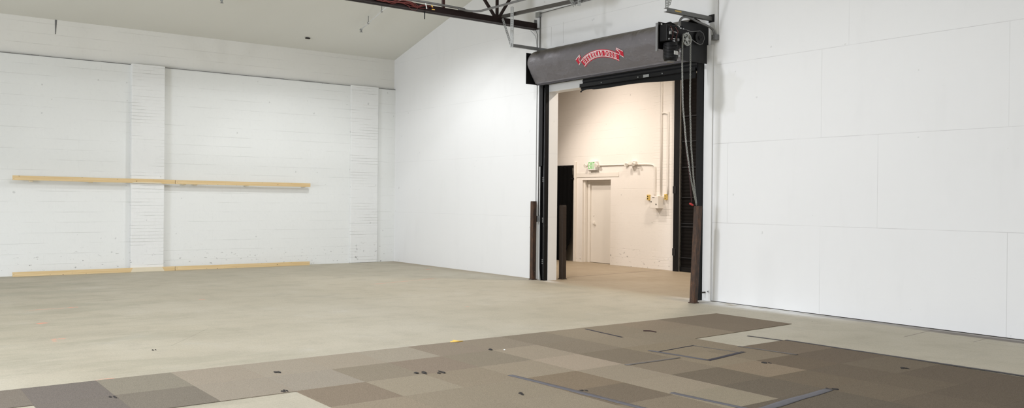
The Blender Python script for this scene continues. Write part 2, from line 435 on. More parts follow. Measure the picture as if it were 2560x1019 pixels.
# opening behind the drape x 1.0..2.28 z..2.42 ; recessed door x 2.60..3.58 z..2.03
fb.box((-1.4, FY, 0), (.9, FY+.3, 5.6)); fb.box((.9, FY, 2.44), (2.28, FY+.3, 5.6)); fb.box((2.28, FY, 0), (2.56, FY+.3, 5.6))
fb.box((2.56, FY, 2.06), (3.585, FY+.3, 5.6)); fb.box((3.585, FY, 0), (4.98, FY+.3, 5.6)); fb.box((5.70, FY, 4.4), (9.5, FY+.3, 5.6)); fb.box((9.5, FY, 0), (13, FY+.3, 5.6))
wf = struct('wall_far', fb, M['far_block'])
mk('brick_pier', MB().box((4.98, FY-.002, 0), (5.70, FY+.3, 5.6)), M['far_brick'], wf)
mk('door_backing', MB().box((2.50, FY+.225, 0), (3.64, FY+.29, 2.12)), M['cream'], wf)
mk('lintel_plate', MB().box((2.34, FY-.012, 2.125), (3.86, FY, 2.235)), M['cream'], wf, bevel=.003)
struct('wall_side', MB().box((-1.6, T, 0), (-1.4, FY+1.5, 5.6)).box((13, T, 0), (13.2, FY+1.5, 5.6)), M['far_plain'])
struct('wall_rear', MB().box((-1.4, FY+1.3, 0), (13, FY+1.5, 5.6)), simple('grey_rear_paint', (.30, .29, .27), .7))
struct('ceiling_far', MB().box((-1.6, T, 5.6), (13.2, FY+1.5, 5.8)), M['far_plain'])
# recessed exit door
d1 = struct('door_1', MB().box((2.70, FY+.17, .008), (3.58, FY+.215, 1.99)), M['cream'], bevel=.003)
fr = MB(); fr.box((2.611, FY+.13, 0), (2.70, FY+.22, 2.06)); fr.box((2.56, FY+.05, 0), (2.61, FY+.20, 2.06)); fr.box((2.701, FY+.13, 1.99), (3.585, FY+.22, 2.06))
mk('door_frame', fr, M['cream'], d1, bevel=.004)
hd = MB(); hd.cyl((2.80, FY+.17, 1.0), (2.80, FY+.155, 1.0), .035, 16); hd.beam((2.80, FY+.14, .985), (2.87, FY+.13, .965), .022, .02); hd.cyl((2.80, FY+.17, 1.0), (2.80, FY+.13, 1.0), .012, 10)
mk('door_handle', hd, M['cream'], d1)
mk('lock_cylinder', MB().cyl((2.80, FY+.17, 1.18), (2.80, FY+.16, 1.18), .02, 14), M['cream'], d1)
struct('trim_4', MB().box((2.27, FY-.045, 0), (2.345, FY+.02, 2.52)), M['cream'], bevel=.006)
struct('opening_panel', MB().box((.9, FY+.10, 0), (2.28, FY+.14, 2.44)), simple('grey_panel_tone', (.17, .155, .13), .7))  # grey panel added close up, since the lamps miss the rear wall
# black drape in the opening, cut back in a curve towards the floor
def drape(u, v):
    z = 2.425 - v*2.41
    right = 2.245 if z > 1.0 else 2.245 - .42*((1.0-z)/1.0)**2.6
    x = .95 + (right-.95)*u
    return Vector((x, FY-.075 + .014*math.sin(x*38+.6*math.sin(z*2)) + .004*math.sin(x*91), z))
dm = MB(); dm.grid(drape, 70, 40)
dr = mk('drape', dm, M['black_matte'], solid=.006, origin=Vector((1.6, FY-.07, 0)))
tag(dr, 'black fabric drape hanging beside the white exit door in the far room', 'curtain')
rod = mk('curtain_rod', MB().cyl((.92, FY-.075, 2.418), (2.25, FY-.075, 2.418), .010, 8).box((2.20, FY-.08, 2.08), (2.29, FY-.047, 2.12)), M['black'], dr)

# dark roller door at the right of the far room
rd = thing('roller_door', (7.5, FY, 0), 'black closed roller door in the far room beyond the doorway', 'roller door')
c = MB()
def slat(u, v):
    z = .02 + v*4.3; ph = (z*1/.075) % 1
    return Vector((5.86 + u*3.4, FY-.02 - .010*abs(math.sin(PI*ph))*.6, z))
c.grid(slat, 1, 345, False)
mk('curtain', c, M['dark_curtain'], rd, solid=.003)
for x in (5.70, 9.26):
    g = MB(); g.box((x, FY-.11, 0), (x+.07, FY-.0, 4.4)); g.box((x+.07, FY-.11, 0), (x+.16, FY-.095, 4.4)); g.box((x+.10, FY-.095, 0), (x+.15, FY-.085, 4.4))
    mk('guide_rail', g, M['black'], rd, bevel=.003)
for z in (.30, .98, 1.05, 1.62, 2.28, 2.85, 3.4):
    mk('stiffener_bar', MB().box((5.88, FY-.045, z), (9.22, FY-.03, z+.022)), M['charcoal'], rd)
mk('bottom_bar', MB().box((5.86, FY-.055, .005), (9.26, FY-.015, .10)), M['black'], rd, bevel=.004)
for z in (.35, 1.72): mk('anchor_clip', MB().box((5.695, FY-.125, z), (5.78, FY-.11, z+.16)), M['charcoal'], rd)

# ------------------------------------------------------------------ main roller door: hood, curtain, guides
main = thing('roller_door', (7.85, -.05, 0), 'rolled-up black roller door with grey hood and red sign over the doorway', 'roller door')
HC, HR = (-.220, 4.150), .235
def hood_profile(n=44):
    pts = []
    for i in range(n):
        a = math.radians(35 + (205-35)*i/(n-1))
        pts.append((HC[0]+HR*math.cos(a), HC[1]+HR*math.sin(a)))
    y0, z0 = pts[-1]
    for i in range(1, 13):
        t = i/12; pts.append((y0 + (-.250-y0)*t, z0 + (3.765-z0)*t - .012*math.sin(PI*t)))
    for i in range(1, 9):                                   # rolled lip
        a = math.radians(200 - i*38); pts.append((-.236+.020*math.cos(a), 3.752+.020*math.sin(a)))
    return pts
HP = hood_profile()
def hood_y(z):
    best = None
    for (y0, z0), (y1, z1) in zip(HP[:56], HP[1:56]):
        if y0 < HC[0]-.02 and min(z0, z1) <= z <= max(z0, z1) and z0 != z1:
            y = y0 + (y1-y0)*(z-z0)/(z1-z0)
            if best is None or y < best: best = y
    return best if best is not None else HC[0]-HR
def dent(x, z, i):
    if i > 55: return 0
    d =   .012*noise.noise(Vector((x*1.6, z*2.4, 3.3))) + .010*noise.noise(Vector((x*5, z*4.5, 9.1)))
    # pressed creases near the right end
    for cx, cz, w in ((8.62, 4.27, .035), (8.70, 4.26, .03), (8.55, 3.98, .05)):
        k = math.exp(-((x-cx)/w)**2 - ((z-cz)/.10)**2); d += .022*k
    k = math.exp(-((x-7.82)/.56)**2 - ((z-4.02)/.14)**2)      # keep flat under the sign
    return d*(1-.9*k)
hm = MB(); NX = 150; X0, X1 = 5.86, 9.80
vs = []
for i in range(NX+1):
    x = X0 + (X1-X0)*i/NX; col = []
    for j, (y, z) in enumerate(HP):
        d = dent(x, z, j); ny, nz = y-HC[0], z-HC[1]; l = math.hypot(ny, nz) or 1
        e = 1.0
        if x < X0+.07: e = 1 - .05*((X0+.07-x)/.07)**2        # edge tucks in at the left end
        col.append(hm.bm.verts.new((x, HC[0]+(ny)*e + d*abs(ny)/l, HC[1]+nz*(e if nz > -.2 else 1) - d*.3*nz/l)))
    vs.append(col)
for i in range(NX):
    for j in range(len(HP)-1):
        hm.bm.faces.new((vs[i][j], vs[i+1][j], vs[i+1][j+1], vs[i][j+1])).smooth = True
hood = mk('hood', hm, M['hood'], main, solid=.003)
mk('end_plate', MB().box((5.80, -.435, 3.755), (5.812, -.005, 4.345)), M['black'], main)
mk('end_plate', MB().box((9.86, -.62, 3.69), (9.872, -.005, 4.285)), M['charcoal'], main)
mk('barrel', MB().cyl((5.82, -.215, 4.11), (9.855, -.215, 4.11), .15, 24), M['charcoal'], main)
# curtain: interlocking slats, the last two show below the hood
cm = MB()
def prof(v): return -.105 - .011*abs(math.sin(PI*v))
def slats(xa, xb, z0, z1, pitch=.062):
    n = int(round((z1-z0)/pitch*8))
    def f(u, v):
        z = z0 + (z1-z0)*v
        return Vector((xa + (xb-xa)*u, prof(((z-z0)/pitch) % 1), z))
    cm.grid(f, 1, n, False)
slats(5.90, 7.06, 3.742, 4.05); slats(7.06, 9.745, 3.615, 4.05)
mk('curtain', cm, M['charcoal'], main, solid=.003)
bb = MB()
bb.box((7.02, -.150, 3.590), (9.740, -.142, 3.655)); bb.box((7.02, -.092, 3.590), (9.740, -.084, 3.655)); bb.box((7.02, -.15, 3.588), (9.740, -.084, 3.597))
barb = mk('bottom_bar', bb, M['black'], main, bevel=.002)
for x in (7.6, 8.5, 9.05): mk('bolt', MB().cyl((x, -.150, 3.62), (x, -.158, 3.62), .010, 8), M['galv'], barb)
mk('latch_plate', MB().box((8.62, -.156, 3.598), (8.75, -.150, 3.645)), M['galv'], barb, bevel=.002)
fl = MB(); n = 40; top = []; bot = []
for i in range(n+1):
    t = i/n; x = 7.03 + 2.70*t; zb = 3.545 - .062*t - .012*math.sin(t*9)*(t > .1)
    if i == 0: zb = 3.50
    if i == 1: zb = 3.525; x = 7.05
    top.append((x, -.118, 3.592)); bot.append((x, -.125, zb))
fl.prism(top + bot[::-1] + [(7.00, -.122, 3.52), (7.05, -.122, 3.545), (7.01, -.12, 3.57)], (0, .012, 0))
mk('rubber_seal', fl, M['rubber'], main)
# guides
g = MB(); g.box((5.83, -.105, 2.20), (5.905, -.095, 3.78)); g.box((5.80, -.100, 2.19), (5.83, -.012, 3.78))
mk('guide_angle', g, M['charcoal'], main, bevel=.002)
g = MB(); g.box((5.845, -.10, .0), (5.865, -.0, 3.80)); g.box((5.865, -.055, .0), (5.965, -.045, 3.80)); g.box((5.955, -.085, 0), (5.975, -.001, 3.75)); g.box((5.865, -.012, 0), (5.965, -.001, 3.75))
gl_ = mk('guide_rail', g, M['black'], main, bevel=.002)
for i in range(8): mk('bolt', MB().cyl((5.945, -.055, .16+i*.443), (5.945, -.068, .16+i*.443), .013, 8), M['galv'], gl_)
mk('rod', MB().cyl((5.915, -.063, .02), (5.915, -.063, 3.70), .006, 8), M['galv_dull'], gl_)
for z in (.36, 1.16, 1.94):
    b = MB()
    for dz in (-.035, 0, .035): b.box((5.885, -.075, z+dz-.012), (5.925, -.055, z+dz+.012))
    mk('rail_bracket', b, M['galv_dull'], gl_, bevel=.002)
mk('floor_foot', MB().prism([(5.85, -.108, 0), (5.90, -.108, 0), (5.86, -.108, .26)], (0, -.004, 0)), M['galv'], gl_)
g = MB(); g.box((9.735, -.105, 0), (9.750, -.0, 3.72)); g.box((9.750, -.105, 0), (9.812, -.095, 3.72)); g.box((9.800, -.10, 0), (9.815, 0, 3.72))
mk('guide_rail', g, M['black'], main, bevel=.002)
# lip rod bracket at the right end of the hood
mk('hood_clip', MB().cyl((9.80, -.236, 3.752), (9.855, -.236, 3.752), .026, 12), M['galv_dull'], main)

# sign on the hood: a curved red ribbon, white rules and lettering
CX, CZ, RO, RI = 7.822, 4.135-1.02, 1.02, .890
def hp(x, z, off): return Vector((x, hood_y(z) - off, z))
A0 = math.radians(28.6)
def arc(r, t): a = -A0 + 2*A0*t; return CX + r*math.sin(a), CZ + r*math.cos(a)
rib = MB()
rib.grid(lambda u, v: hp(*arc(RI + (RO-RI)*v, u), .0045), 60, 14)
sign = mk('sign_ribbon', rib, M['sign_red'], hood)
def tail(sg):
    k = lambda dx, dz: (CX + sg*dx, 4.0 + dz)
    return [k(.432, .058), k(.458, .115), k(.597, .040), k(.562, -.060), k(.500, -.012), k(.505, .025)]
for sg in (-1, 1):
    t = MB(); pts = tail(sg)
    t.bm.faces.new([t.bm.verts.new(hp(*q, .0045)) for q in pts])
    bmesh.ops.triangulate(t.bm, faces=t.bm.faces)
    mk('sign_tail', t, M['sign_red'], hood)
def stroke(mb, pts, w, off):
    """flat band along a polyline lying on the hood"""
    for (x0, z0), (x1, z1) in zip(pts, pts[1:]):
        dx, dz = x1-x0, z1-z0; l = math.hypot(dx, dz)
        if l < 1e-6: continue
        nx, nz = -dz/l*w/2, dx/l*w/2; ex, ez = dx/l*w*.35, dz/l*w*.35
        k = max(1, int(l/.010))
        if k > 1:                                             # short pieces, so the band follows the curve of the hood
            P = [(x0-ex + (dx+2*ex)*i/k, z0-ez + (dz+2*ez)*i/k) for i in range(k+1)]
            for (ax, az), (bx_, bz) in zip(P, P[1:]):
                mb.quad([hp(ax+nx, az+nz, off), hp(bx_+nx, bz+nz, off), hp(bx_-nx, bz-nz, off), hp(ax-nx, az-nz, off)])
            continue
        mb.quad([hp(x0-ex+nx, z0-ez+nz, off), hp(x1+ex+nx, z1+ez+nz, off), hp(x1+ex-nx, z1+ez-nz, off), hp(x0-ex-nx, z0-ez-nz, off)])
rules = MB()
for r in (RI+.017, RO-.017): stroke(rules, [arc(r, i/44) for i in range(45)], .011, .0075)
for sg in (-1, 1):
    k = lambda dx, dz: (CX + sg*dx, 4.0 + dz)
    stroke(rules, [k(.590, .035), k(.462, .104), k(.510, .024), k(.502, -.010)], .010, .0070)
    stroke(rules, [k(.558, -.053), k(.505, -.018)], .010, .0070)
    stroke(rules, [k(.452, .080), k(.508, .036)], .008, .0070)
mk('sign_rules', rules, M['sign_white'], hood)
def oval(cx, cy, rx, ry, a0=0, a1=360, n=18):
    return [(cx+rx*math.cos(math.radians(a0+(a1-a0)*i/n)), cy+ry*math.sin(math.radians(a0+(a1-a0)*i/n))) for i in range(n+1)]
SER = .16
GL = {   # strokes in a unit cell, width .8 x height 1, with slab serifs
 'O': [oval(.4, .5, .34, .43)],
 'V': [[(.12, .94), (.4, .06), (.68, .94)], [(.0, .95), (.26, .95)], [(.54, .95), (.8, .95)]],
 'E': [[(.16, .05), (.16, .95)], [(.04, .05), (.66, .05), (.66, .24)], [(.04, .95), (.66, .95), (.66, .76)], [(.16, .5), (.46, .5)], [(.46, .38), (.46, .62)]],
 'R': [[(.16, .05), (.16, .95)], [(.04, .95), (.42, .95)] + oval(.42, .72, .22, .23, 90, -90, 8) + [(.16, .49)], [(.42, .49), (.64, .05)], [(.02, .05), (.30, .05)], [(.56, .05), (.78, .05)]],
 'H': [[(.16, .05), (.16, .95)], [(.64, .05), (.64, .95)], [(.16, .5), (.64, .5)], [(.03, .05), (.29, .05)], [(.03, .95), (.29, .95)], [(.51, .05), (.77, .05)], [(.51, .95), (.77, .95)]],
 'A': [[(.14, .06), (.4, .95), (.66, .06)], [(.24, .33), (.56, .33)], [(.02, .05), (.28, .05)], [(.52, .05), (.78, .05)]],
 'D': [[(.16, .05), (.16, .95)], [(.04, .95), (.38, .95)] + oval(.36, .5, .32, .45, 90, -90, 12) + [(.04, .05)]],
 'X': [[(.08, .0), (.72, 1)], [(.08, 1), (.72, .0)]],
 'I': [[(.4, .0), (.4, 1)]],
 'T': [[(.4, .0), (.4, 1)], [(.06, .95), (.74, .95)]],
}
txt = 'OVERHEAD DOOR'; let = MB(); H = .074; rb = (RI+RO)/2 - H/2
wd = [.40 if ch == ' ' else 1.0 for ch in txt]; tot = sum(wd)-1.0+.8; acc = 0
span = 2*A0*.905
for ch, w in zip(txt, wd):
    a = -span/2 + span*(acc + .4)/tot; acc += w
    if ch == ' ': continue
    sx = span/tot*(rb+H/2)*.84
    for st in GL[ch]:
        pts = []
        for (ux, uz) in st:
            r = rb + uz*H; aa = a + (ux-.4)*sx/(rb+H/2)
            pts.append((CX + r*math.sin(aa), CZ + r*math.cos(aa)))
        stroke(let, pts, .0105, .0085)
o = mk('sign_lettering', let, M['sign_white'], hood); o['label'] = 'white arched letters reading OVERHEAD DOOR'

# ------------------------------------------------------------------ door opener (motor unit) on the right plate
op = thing('door_opener', (9.95, -.8, 3.6), 'black motorised door opener with wiring bolted to the right end of the hood', 'motor')
PX = 9.872
b = MB(); b.box((PX, -1.13, 3.93), (PX+.012, -.60, 4.20)); b.prism([(PX, -1.13, 4.15), (PX, -.88, 4.235), (PX, -.62, 4.17), (PX, -.62, 4.10), (PX, -1.13, 4.10)], (.012, 0, 0)); b.box((PX, -1.13, 3.80), (PX+.012, -.95, 3.94))
mk('mounting_plate', b, M['black'], op)
mk('side_panel', MB().box((9.86, -1.172, 3.76), (9.90, -1.150, 4.18)), M['galv_dull'], op, bevel=.002)
cbx = MB(); cbx.box((PX+.012, -1.12, 3.90), (10.04, -.86, 4.15))
ctrl = mk('control_box', cbx, M['black'], op, bevel=.012)
for i in range(12):
    y = -1.095 + .055*(i % 4) + random.uniform(0, .012); z = 3.915 + .062*(i//4) + random.uniform(0, .015); w, h = random.uniform(.015, .04), random.uniform(.015, .045)
    mk('circuit_block', MB().box((10.04, y, z), (10.04+random.uniform(.01, .035), y+w, z+h)), M['charcoal'] if i % 3 else M['galv_dull'], ctrl, bevel=.002)
lab = MB(); lab.box((10.04, -1.075, 4.00), (10.052, -1.025, 4.09)); mk('rating_plate', lab, M['window_film'], ctrl, bevel=.002)
for y, z in ((-.985, 4.04), (-.955, 4.035), (-1.0, 3.935), (-.995, 3.905)):
    mk('terminal', MB().box((10.045, y-.018, z-.008), (10.075, y+.018, z+.008)), M['chrome'], ctrl, bevel=.002)
wr = MB(); wk = MB()
for i in range(6):
    y = -1.09+i*.035; (wr if i in (1, 4) else wk).tube([(10.05, y, 4.12), (10.085, y+.02, 4.05), (10.08, y+random.uniform(-.03, .03), 3.98), (10.05, y+.02, 3.92)], .0035, 6)
mk('wiring', wr, M['wire_red'], ctrl); mk('wiring', wk, M['rubber'], ctrl)
mo = MB()
mo.tube([(9.99, -.985, z) for z in (3.615, 3.625, 3.66, 3.88, 3.90)], [.06, .095, .105, .105, .08], 24)
motor = mk('motor', mo, M['black'], op)
fin = MB()
for i in range(9): fin.tube([(9.99, -.985, 3.665+i*.022), (9.99, -.985, 3.675+i*.022)], .112, 24)
mk('cooling_fin', fin, M['charcoal'], motor)
mk('end_bell', MB().tube([(9.99, -.985, 3.600), (9.99, -.985, 3.618)], [.05, .075], 20), M['galv_dull'], motor)
mk('motor_label', MB().box((10.10, -1.03, 3.70), (10.107, -.95, 3.755)), M['window_film'], motor)
for y, z in ((-.885, 3.70), (-.86, 3.77)): mk('bolt', MB().cyl((10.02, y, z), (10.07, y, z), .018, 10), M['galv'], motor)
gb = MB(); gb.box((PX+.012, -.86, 3.86), (9.99, -.62, 4.13)); gb.cyl((9.93, -.80, 3.82), (9.93, -.80, 4.15), .055, 16)
mk('gearbox', gb, M['black'], op, bevel=.012)
cw = MB(); WY, WZ, WX = -.705, 3.965, 10.05
for k in range(3):
    r = (.060, .082, .088)[k]
    cw.tube([(WX + (-.012, 0, .012)[k], WY + r*math.cos(2*PI*i/32), WZ + r*math.sin(2*PI*i/32)) for i in range(32)], .009, 8, True)
cw.cyl((WX-.05, WY, WZ), (WX+.015, WY, WZ), .028, 16)
for k in range(6):
    a = k*PI/3; cw.beam((WX, WY+.02*math.cos(a), WZ+.02*math.sin(a)), (WX, WY+.082*math.cos(a), WZ+.082*math.sin(a)), .014, .010, (1, 0, 0))
mk('chain_wheel', cw, M['chain'], op)
sp = MB()
SY, SZ = -.245, 4.065
tp = []
for i in range(96):
    r = .105 if (i % 4) < 2 else .096; a = 2*PI*i/96
    tp.append((9.905, SY + r*math.cos(a), SZ + r*math.sin(a)))
sp.prism(tp, (.010, 0, 0)); sp.cyl((9.875, SY, SZ), (9.945, SY, SZ), .035, 16); sp.cyl((9.945, SY, SZ), (9.955, SY, SZ), .016, 6)
mk('drive_sprocket', sp, M['charcoal'], op)
dc = MB(); q0 = (-.60, 4.13)
dc.tube([(9.912, q0[0]-.02, q0[1]-.02), (9.912, q0[0]+.01, q0[1]+.02), (9.912, -.45, 4.135), (9.912, -.30, 4.16), (9.912, SY, SZ+.107), (9.912, SY+.08, SZ+.07), (9.912, SY+.105, SZ), (9.912, SY+.06, SZ-.085), (9.912, SY, SZ-.107), (9.912, -.32, SZ-.09), (9.912, -.52, 4.05), (9.912, q0[0]-.02, q0[1]-.02)], .007, 6)
mk('drive_chain', dc, M['galv_dull'], op)
for y, z in ((-.565, 4.10), (-.495, 4.11), (-.56, 3.955), (-.49, 3.965), (-.66, 4.16), (-.60, 4.155), (-1.08, 4.17)):
    mk('bolt', MB().cyl((PX+.008, y, z), (PX+.026, y, z), .013, 10), M['chrome'], op)
# flexible conduit from the opener up along the strut and down to the wall box
fx = thing('flexible_conduit', (9.95, -.4, 4.2), 'ribbed grey flexible conduit arching from the opener to the wall box', 'conduit')
path = [(9.95, -.78, 4.16), (9.945, -.745, 4.235), (9.93, -.69, 4.300), (9.925, -.60, 4.335), (9.93, -.48, 4.330), (9.94, -.36, 4.300), (9.955, -.24, 4.275), (9.98, -.13, 4.245), (10.005, -.06, 4.20), (10.02, -.045, 4.14), (10.02, -.045, 4.10)]
def smooth(pts, n=6):
    P = [Vector(p) for p in pts]; out = []
    for i in range(len(P)-1):
        a, b_, c_, d_ = P[max(i-1, 0)], P[i], P[i+1], P[min(i+2, len(P)-1)]
        for k in range(n):
            t = k/n
            out.append(.5*((2*b_) + (c_-a)*t + (2*a-5*b_+4*c_-d_)*t*t + (3*b_-a-3*c_+d_)*t**3))
    out.append(P[-1]); return out
sp_ = smooth(path, 10)
mk('conduit', MB().tube(sp_, [.0150 if i % 2 else .0185 for i in range(len(sp_))], 10), M['galv_dull'], fx)
mk('connector', MB().cyl((9.95, -.785, 4.145), (9.95, -.775, 4.175), .024, 12), M['chrome'], fx)
jb = thing('junction_box', (10.02, -.03, 4.0), 'small grey junction box on the wall right of the opener', 'electrical box')
mk('box', MB().box((9.99, -.075, 4.035), (10.085, .001, 4.12)), M['galv_dull'], jb, bevel=.006)
mk('cover_screw', MB().cyl((10.02, -.075, 4.08), (10.02, -.082, 4.08), .014, 12), M['chrome'], jb)
tag(mk('conduit_pipe', MB().cyl((10.06, -.018, 4.12), (10.06, -.018, 8.6), .012, 8), M['white_trim'], origin=Vector((10.06, 0, 4.12))), 'thin white conduit rising up the wall from the small grey box', 'conduit')

# hand chain: real links, two falls drawn aside and hooked on the bollard
def link_chain(mb, pts, pitch, r, n=10):
    P = [Vector(p) for p in pts]; L = [0]
    for a, b_ in zip(P, P[1:]): L.append(L[-1] + (b_-a).length)
    k = int(L[-1]/pitch)
    for i in range(k):
        s = (i+.5)*pitch; j = max(t for t in range(len(L)-1) if L[t] <= s)
        t = (s-L[j])/(L[j+1]-L[j]); c_ = P[j].lerp(P[j+1], t); d = (P[j+1]-P[j]).normalized()
        side = d.cross(Vector((0, 1, .3)) if abs(d.y) < .9 else Vector((1, 0, 0))).normalized(); oth = d.cross(side)
        w = side if i % 2 else oth
        ln, wd_ = pitch*.72, pitch*.42
        ring = []
        for m_ in range(n):
            a = 2*PI*m_/n; ring.append(c_ + d*ln*math.cos(a) + w*wd_*math.sin(a))
        mb.tube(ring, r, 5, True)
ch = MB()
top = (10.035, -.425, 1.487)
link_chain(ch, [(WX, WY-.088, WZ), (WX, WY-.090, 3.6), (10.045, WY-.062, 3.0), (10.04, WY+.03, 2.4), (10.035, -.565, 1.9), top], .0265, .0042)
link_chain(ch, [(WX, WY+.088, WZ), (WX, WY+.092, 3.6), (10.045, WY+.098, 3.0), (10.04, -.568, 2.4), (10.035, -.50, 1.9), top], .0265, .0042)
link_chain(ch, [(WX, WY + .092*math.cos(a*PI/12), WZ + .092*math.sin(a*PI/12)) for a in range(13)], .0265, .0042)
tag(mk('hand_chain', ch, M['chain'], origin=Vector(top)), 'zinc hand chain looping from the opener wheel down to the right bollard', 'chain')
rc = thing('release_cord', (10.0, -.5, 1.48), 'dark red release cord with a red handle hanging beside the chain', 'cord')
mk('cord', MB().tube(smooth([(10.0, -.74, 3.72), (10.0, -.72, 3.2), (10.01, -.67, 2.5), (10.03, -.58, 1.9), (10.035, -.535, 1.52)], 8), .008, 8), M['red_cord'], rc)
mk('handle', MB().tube([(10.01, -.56, 1.515), (10.02, -.55, 1.51), (10.04, -.52, 1.49), (10.05, -.51, 1.485)], [.008, .016, .016, .008], 10), M['red_handle'], rc)

# ------------------------------------------------------------------ struts and truss overhead
def channel(mb, p, q, w=.045, slots=True, side=(1, 0, 0)):
    """slotted steel channel: two flanges and a laddered web"""
    p, q = Vector(p), Vector(q); d = (q-p); L = d.length; d.normalize(); s = Vector(side); s = (s - d*s.dot(d)).normalized(); o_ = d.cross(s)
    t = .006
    for k in (-1, 1): mb.beam(p + o_*k*(w/2-t/2) + s*w*.0, q + o_*k*(w/2-t/2), t, w, s)
    # web: rails and rungs
    for k in ((-1, 1) if slots else ()): mb.beam(p + s*(w/2) + o_*k*w*.34, q + s*(w/2) + o_*k*w*.34, w*.32, t, s)
    n = int(L/.036) if slots else 1
    if not slots: mb.beam(p + s*(w/2), q + s*(w/2), w, t, s)
    else:
        for i in range(n+1):
            c_ = p + d*(L*i/max(n, 1)); e = min(.011, L/2)
            mb.beam(c_ - d*e + s*(w/2), c_ + d*e + s*(w/2), w*.36, t, s)
s1 = thing('strut_bracket', (5.93, -.45, 4.39), 'grey steel strut bracket hanging left of the hood, under the truss end', 'bracket', None)
m_ = MB(); channel(m_, (5.93, -.875, 4.385), (5.93, -.875, 5.13), .058, True, (.75, -.66, 0)); mk('hanger', m_, M['galv'], s1)
m_ = MB(); channel(m_, (5.93, -.90, 4.42), (5.93, -.0, 4.42), .052, False, (1, 0, .0)); mk('arm', m_, M['galv_mid'], s1)
m_ = MB(); channel(m_, (5.64, -.875, 4.95), (5.90, -.875, 4.44), .04, True, (.75, -.66, 0)); mk('brace', m_, M['galv'], s1)
s2 = thing('strut_bracket', (9.92, -.5, 4.38), 'grey steel strut bracket above the opener, with a yellow sticker', 'bracket', None)
m_ = MB(); channel(m_, (9.92, -1.0, 4.41), (9.92, -1.0, 5.1), .05, True, (.75, -.66, 0)); mk('hanger', m_, M['galv'], s2)
m_ = MB(); channel(m_, (9.92, -1.03, 4.385), (9.92, -.0, 4.385), .060, False, (1, 0, 0)); mk('arm', m_, M['galv_mid'], s2)
m_ = MB(); channel(m_, (9.94, -.97, 4.46), (10.15, -.97, 5.05), .036, True, (.75, -.66, 0)); mk('brace', m_, M['galv'], s2)
mk('sticker', MB().box((9.956, -.86, 4.378), (9.9575, -.72, 4.398)), M['yellow'], s2)
mk('wall_plate', MB().box((9.88, -.012, 4.33), (9.99, -.0, 4.45)), M['charcoal'], s2, bevel=.003)
s3 = thing('strut_bracket', (7.7, -.865, 4.84), 'short slotted hanger brackets at the top edge, on the dark overhead pipe', 'bracket', None)
m_ = MB(); channel(m_, (7.52, -.865, 5.06), (7.68, -.865, 4.86), .05, True, (.75, -.66, 0)); mk('brace', m_, M['galv'], s3)
m_ = MB(); channel(m_, (7.80, -.865, 4.84), (7.80, -.865, 5.6), .05, True, (.75, -.66, 0)); mk('hanger', m_, M['galv'], s3)
m_ = MB(); m_.box((7.60, -.885, 4.90), (7.86, -.83, 4.918)); mk('clamp', m_, M['galv_dull'], s3)

tr = thing('roof_truss', (5.58, -5, 4.87), 'dark red primed steel roof truss overhead, ending at the wall left of the door', 'truss')
tb = MB()
for sx in (-1, 1):                                           # double angle bottom chord
    tb.box((5.58 + sx*.012, -18.9, 4.875), (5.58 + sx*.020, -.02, 4.995)); tb.box((5.58 + sx*.012, -18.9, 4.870), (5.58 + sx*.085, -.005, 4.882))
mk('bottom_chord', tb, M['truss_dark'], tr)
zt = ceil_z(5.58) - .10
tc = MB(); tc.box((5.50, -18.9, zt-.01), (5.66, -.02, zt+.0)); tc.box((5.562, -18.9, zt-.10), (5.570, -.02, zt)); tc.box((5.59, -18.9, zt-.10), (5.598, -.02, zt))
mk('top_chord', tc, M['truss_dark'], tr)
for n_ in range(8):
    y0 = -.97 - n_*2.4
    if y0 < -18: break
    for a, b_ in (((y0, 4.98), (y0, zt-.05)), ((y0-.04, 4.98), (y0-1.15, zt-.05)), ((y0+.04, 4.98), (y0+.90 if n_ == 0 else y0+1.15, zt-.05))):
        mk('web_bar', MB().beam((5.58, a[0], a[1]), (5.58, b_[0], b_[1]), .045, .045), M['truss_dark'], tr)
    mk('web_bar', MB().beam((5.58, y0-1.2, 4.98), (5.58, y0-1.2, zt-.05), .045, .045), M['truss_red'], tr)
wb_ = MB()
for i in range(7):
    y = -3.75 + random.uniform(-.1, .1); pts = []
    while y < -2.25 - random.uniform(0, .5):
        pts.append((5.625 + random.uniform(-.01, .02), y, 4.905 + random.uniform(0, .085))); y += random.uniform(.12, .2)
    if len(pts) > 2: wb_.tube(smooth(pts, 4), .007, 6)
wb_.tube(smooth([(5.66, -2.95, 4.92), (5.67, -2.9, 4.86), (5.67, -2.84, 4.845), (5.67, -2.78, 4.86), (5.66, -2.75, 4.92)], 4), .003, 6)
tag(mk('cable_bundle', wb_, M['wire_red'], origin=Vector((5.62, -3.0, 4.9))), 'tangle of dull red cables lying along the truss bottom chord', 'cable')
mk('tie_strap', MB().tube(smooth([(5.67, -2.60, 5.0), (5.675, -2.585, 4.95), (5.675, -2.575, 4.90)], 5), .010, 8), M['white_plastic'], tr)
mk('yellow_tag', MB().box((5.672, -2.475, 4.945), (5.678, -2.455, 4.985), Matrix.Rotation(.5, 3, 'X')), M['yellow_scrap'], tr)
mk('yellow_tag', MB().box((5.672, -2.47, 4.905), (5.678, -2.41, 4.917)), M['yellow_scrap'], tr)
mk('hanger_rod', MB().cyl((5.58, -2.56, 4.74), (5.58, -2.56, 4.88), .010, 8), M['charcoal'], tr)
mk('end_gusset', MB().box((5.572, -.07, 4.885), (5.588, -.012, 5.06)), M['galv_dull'], tr)
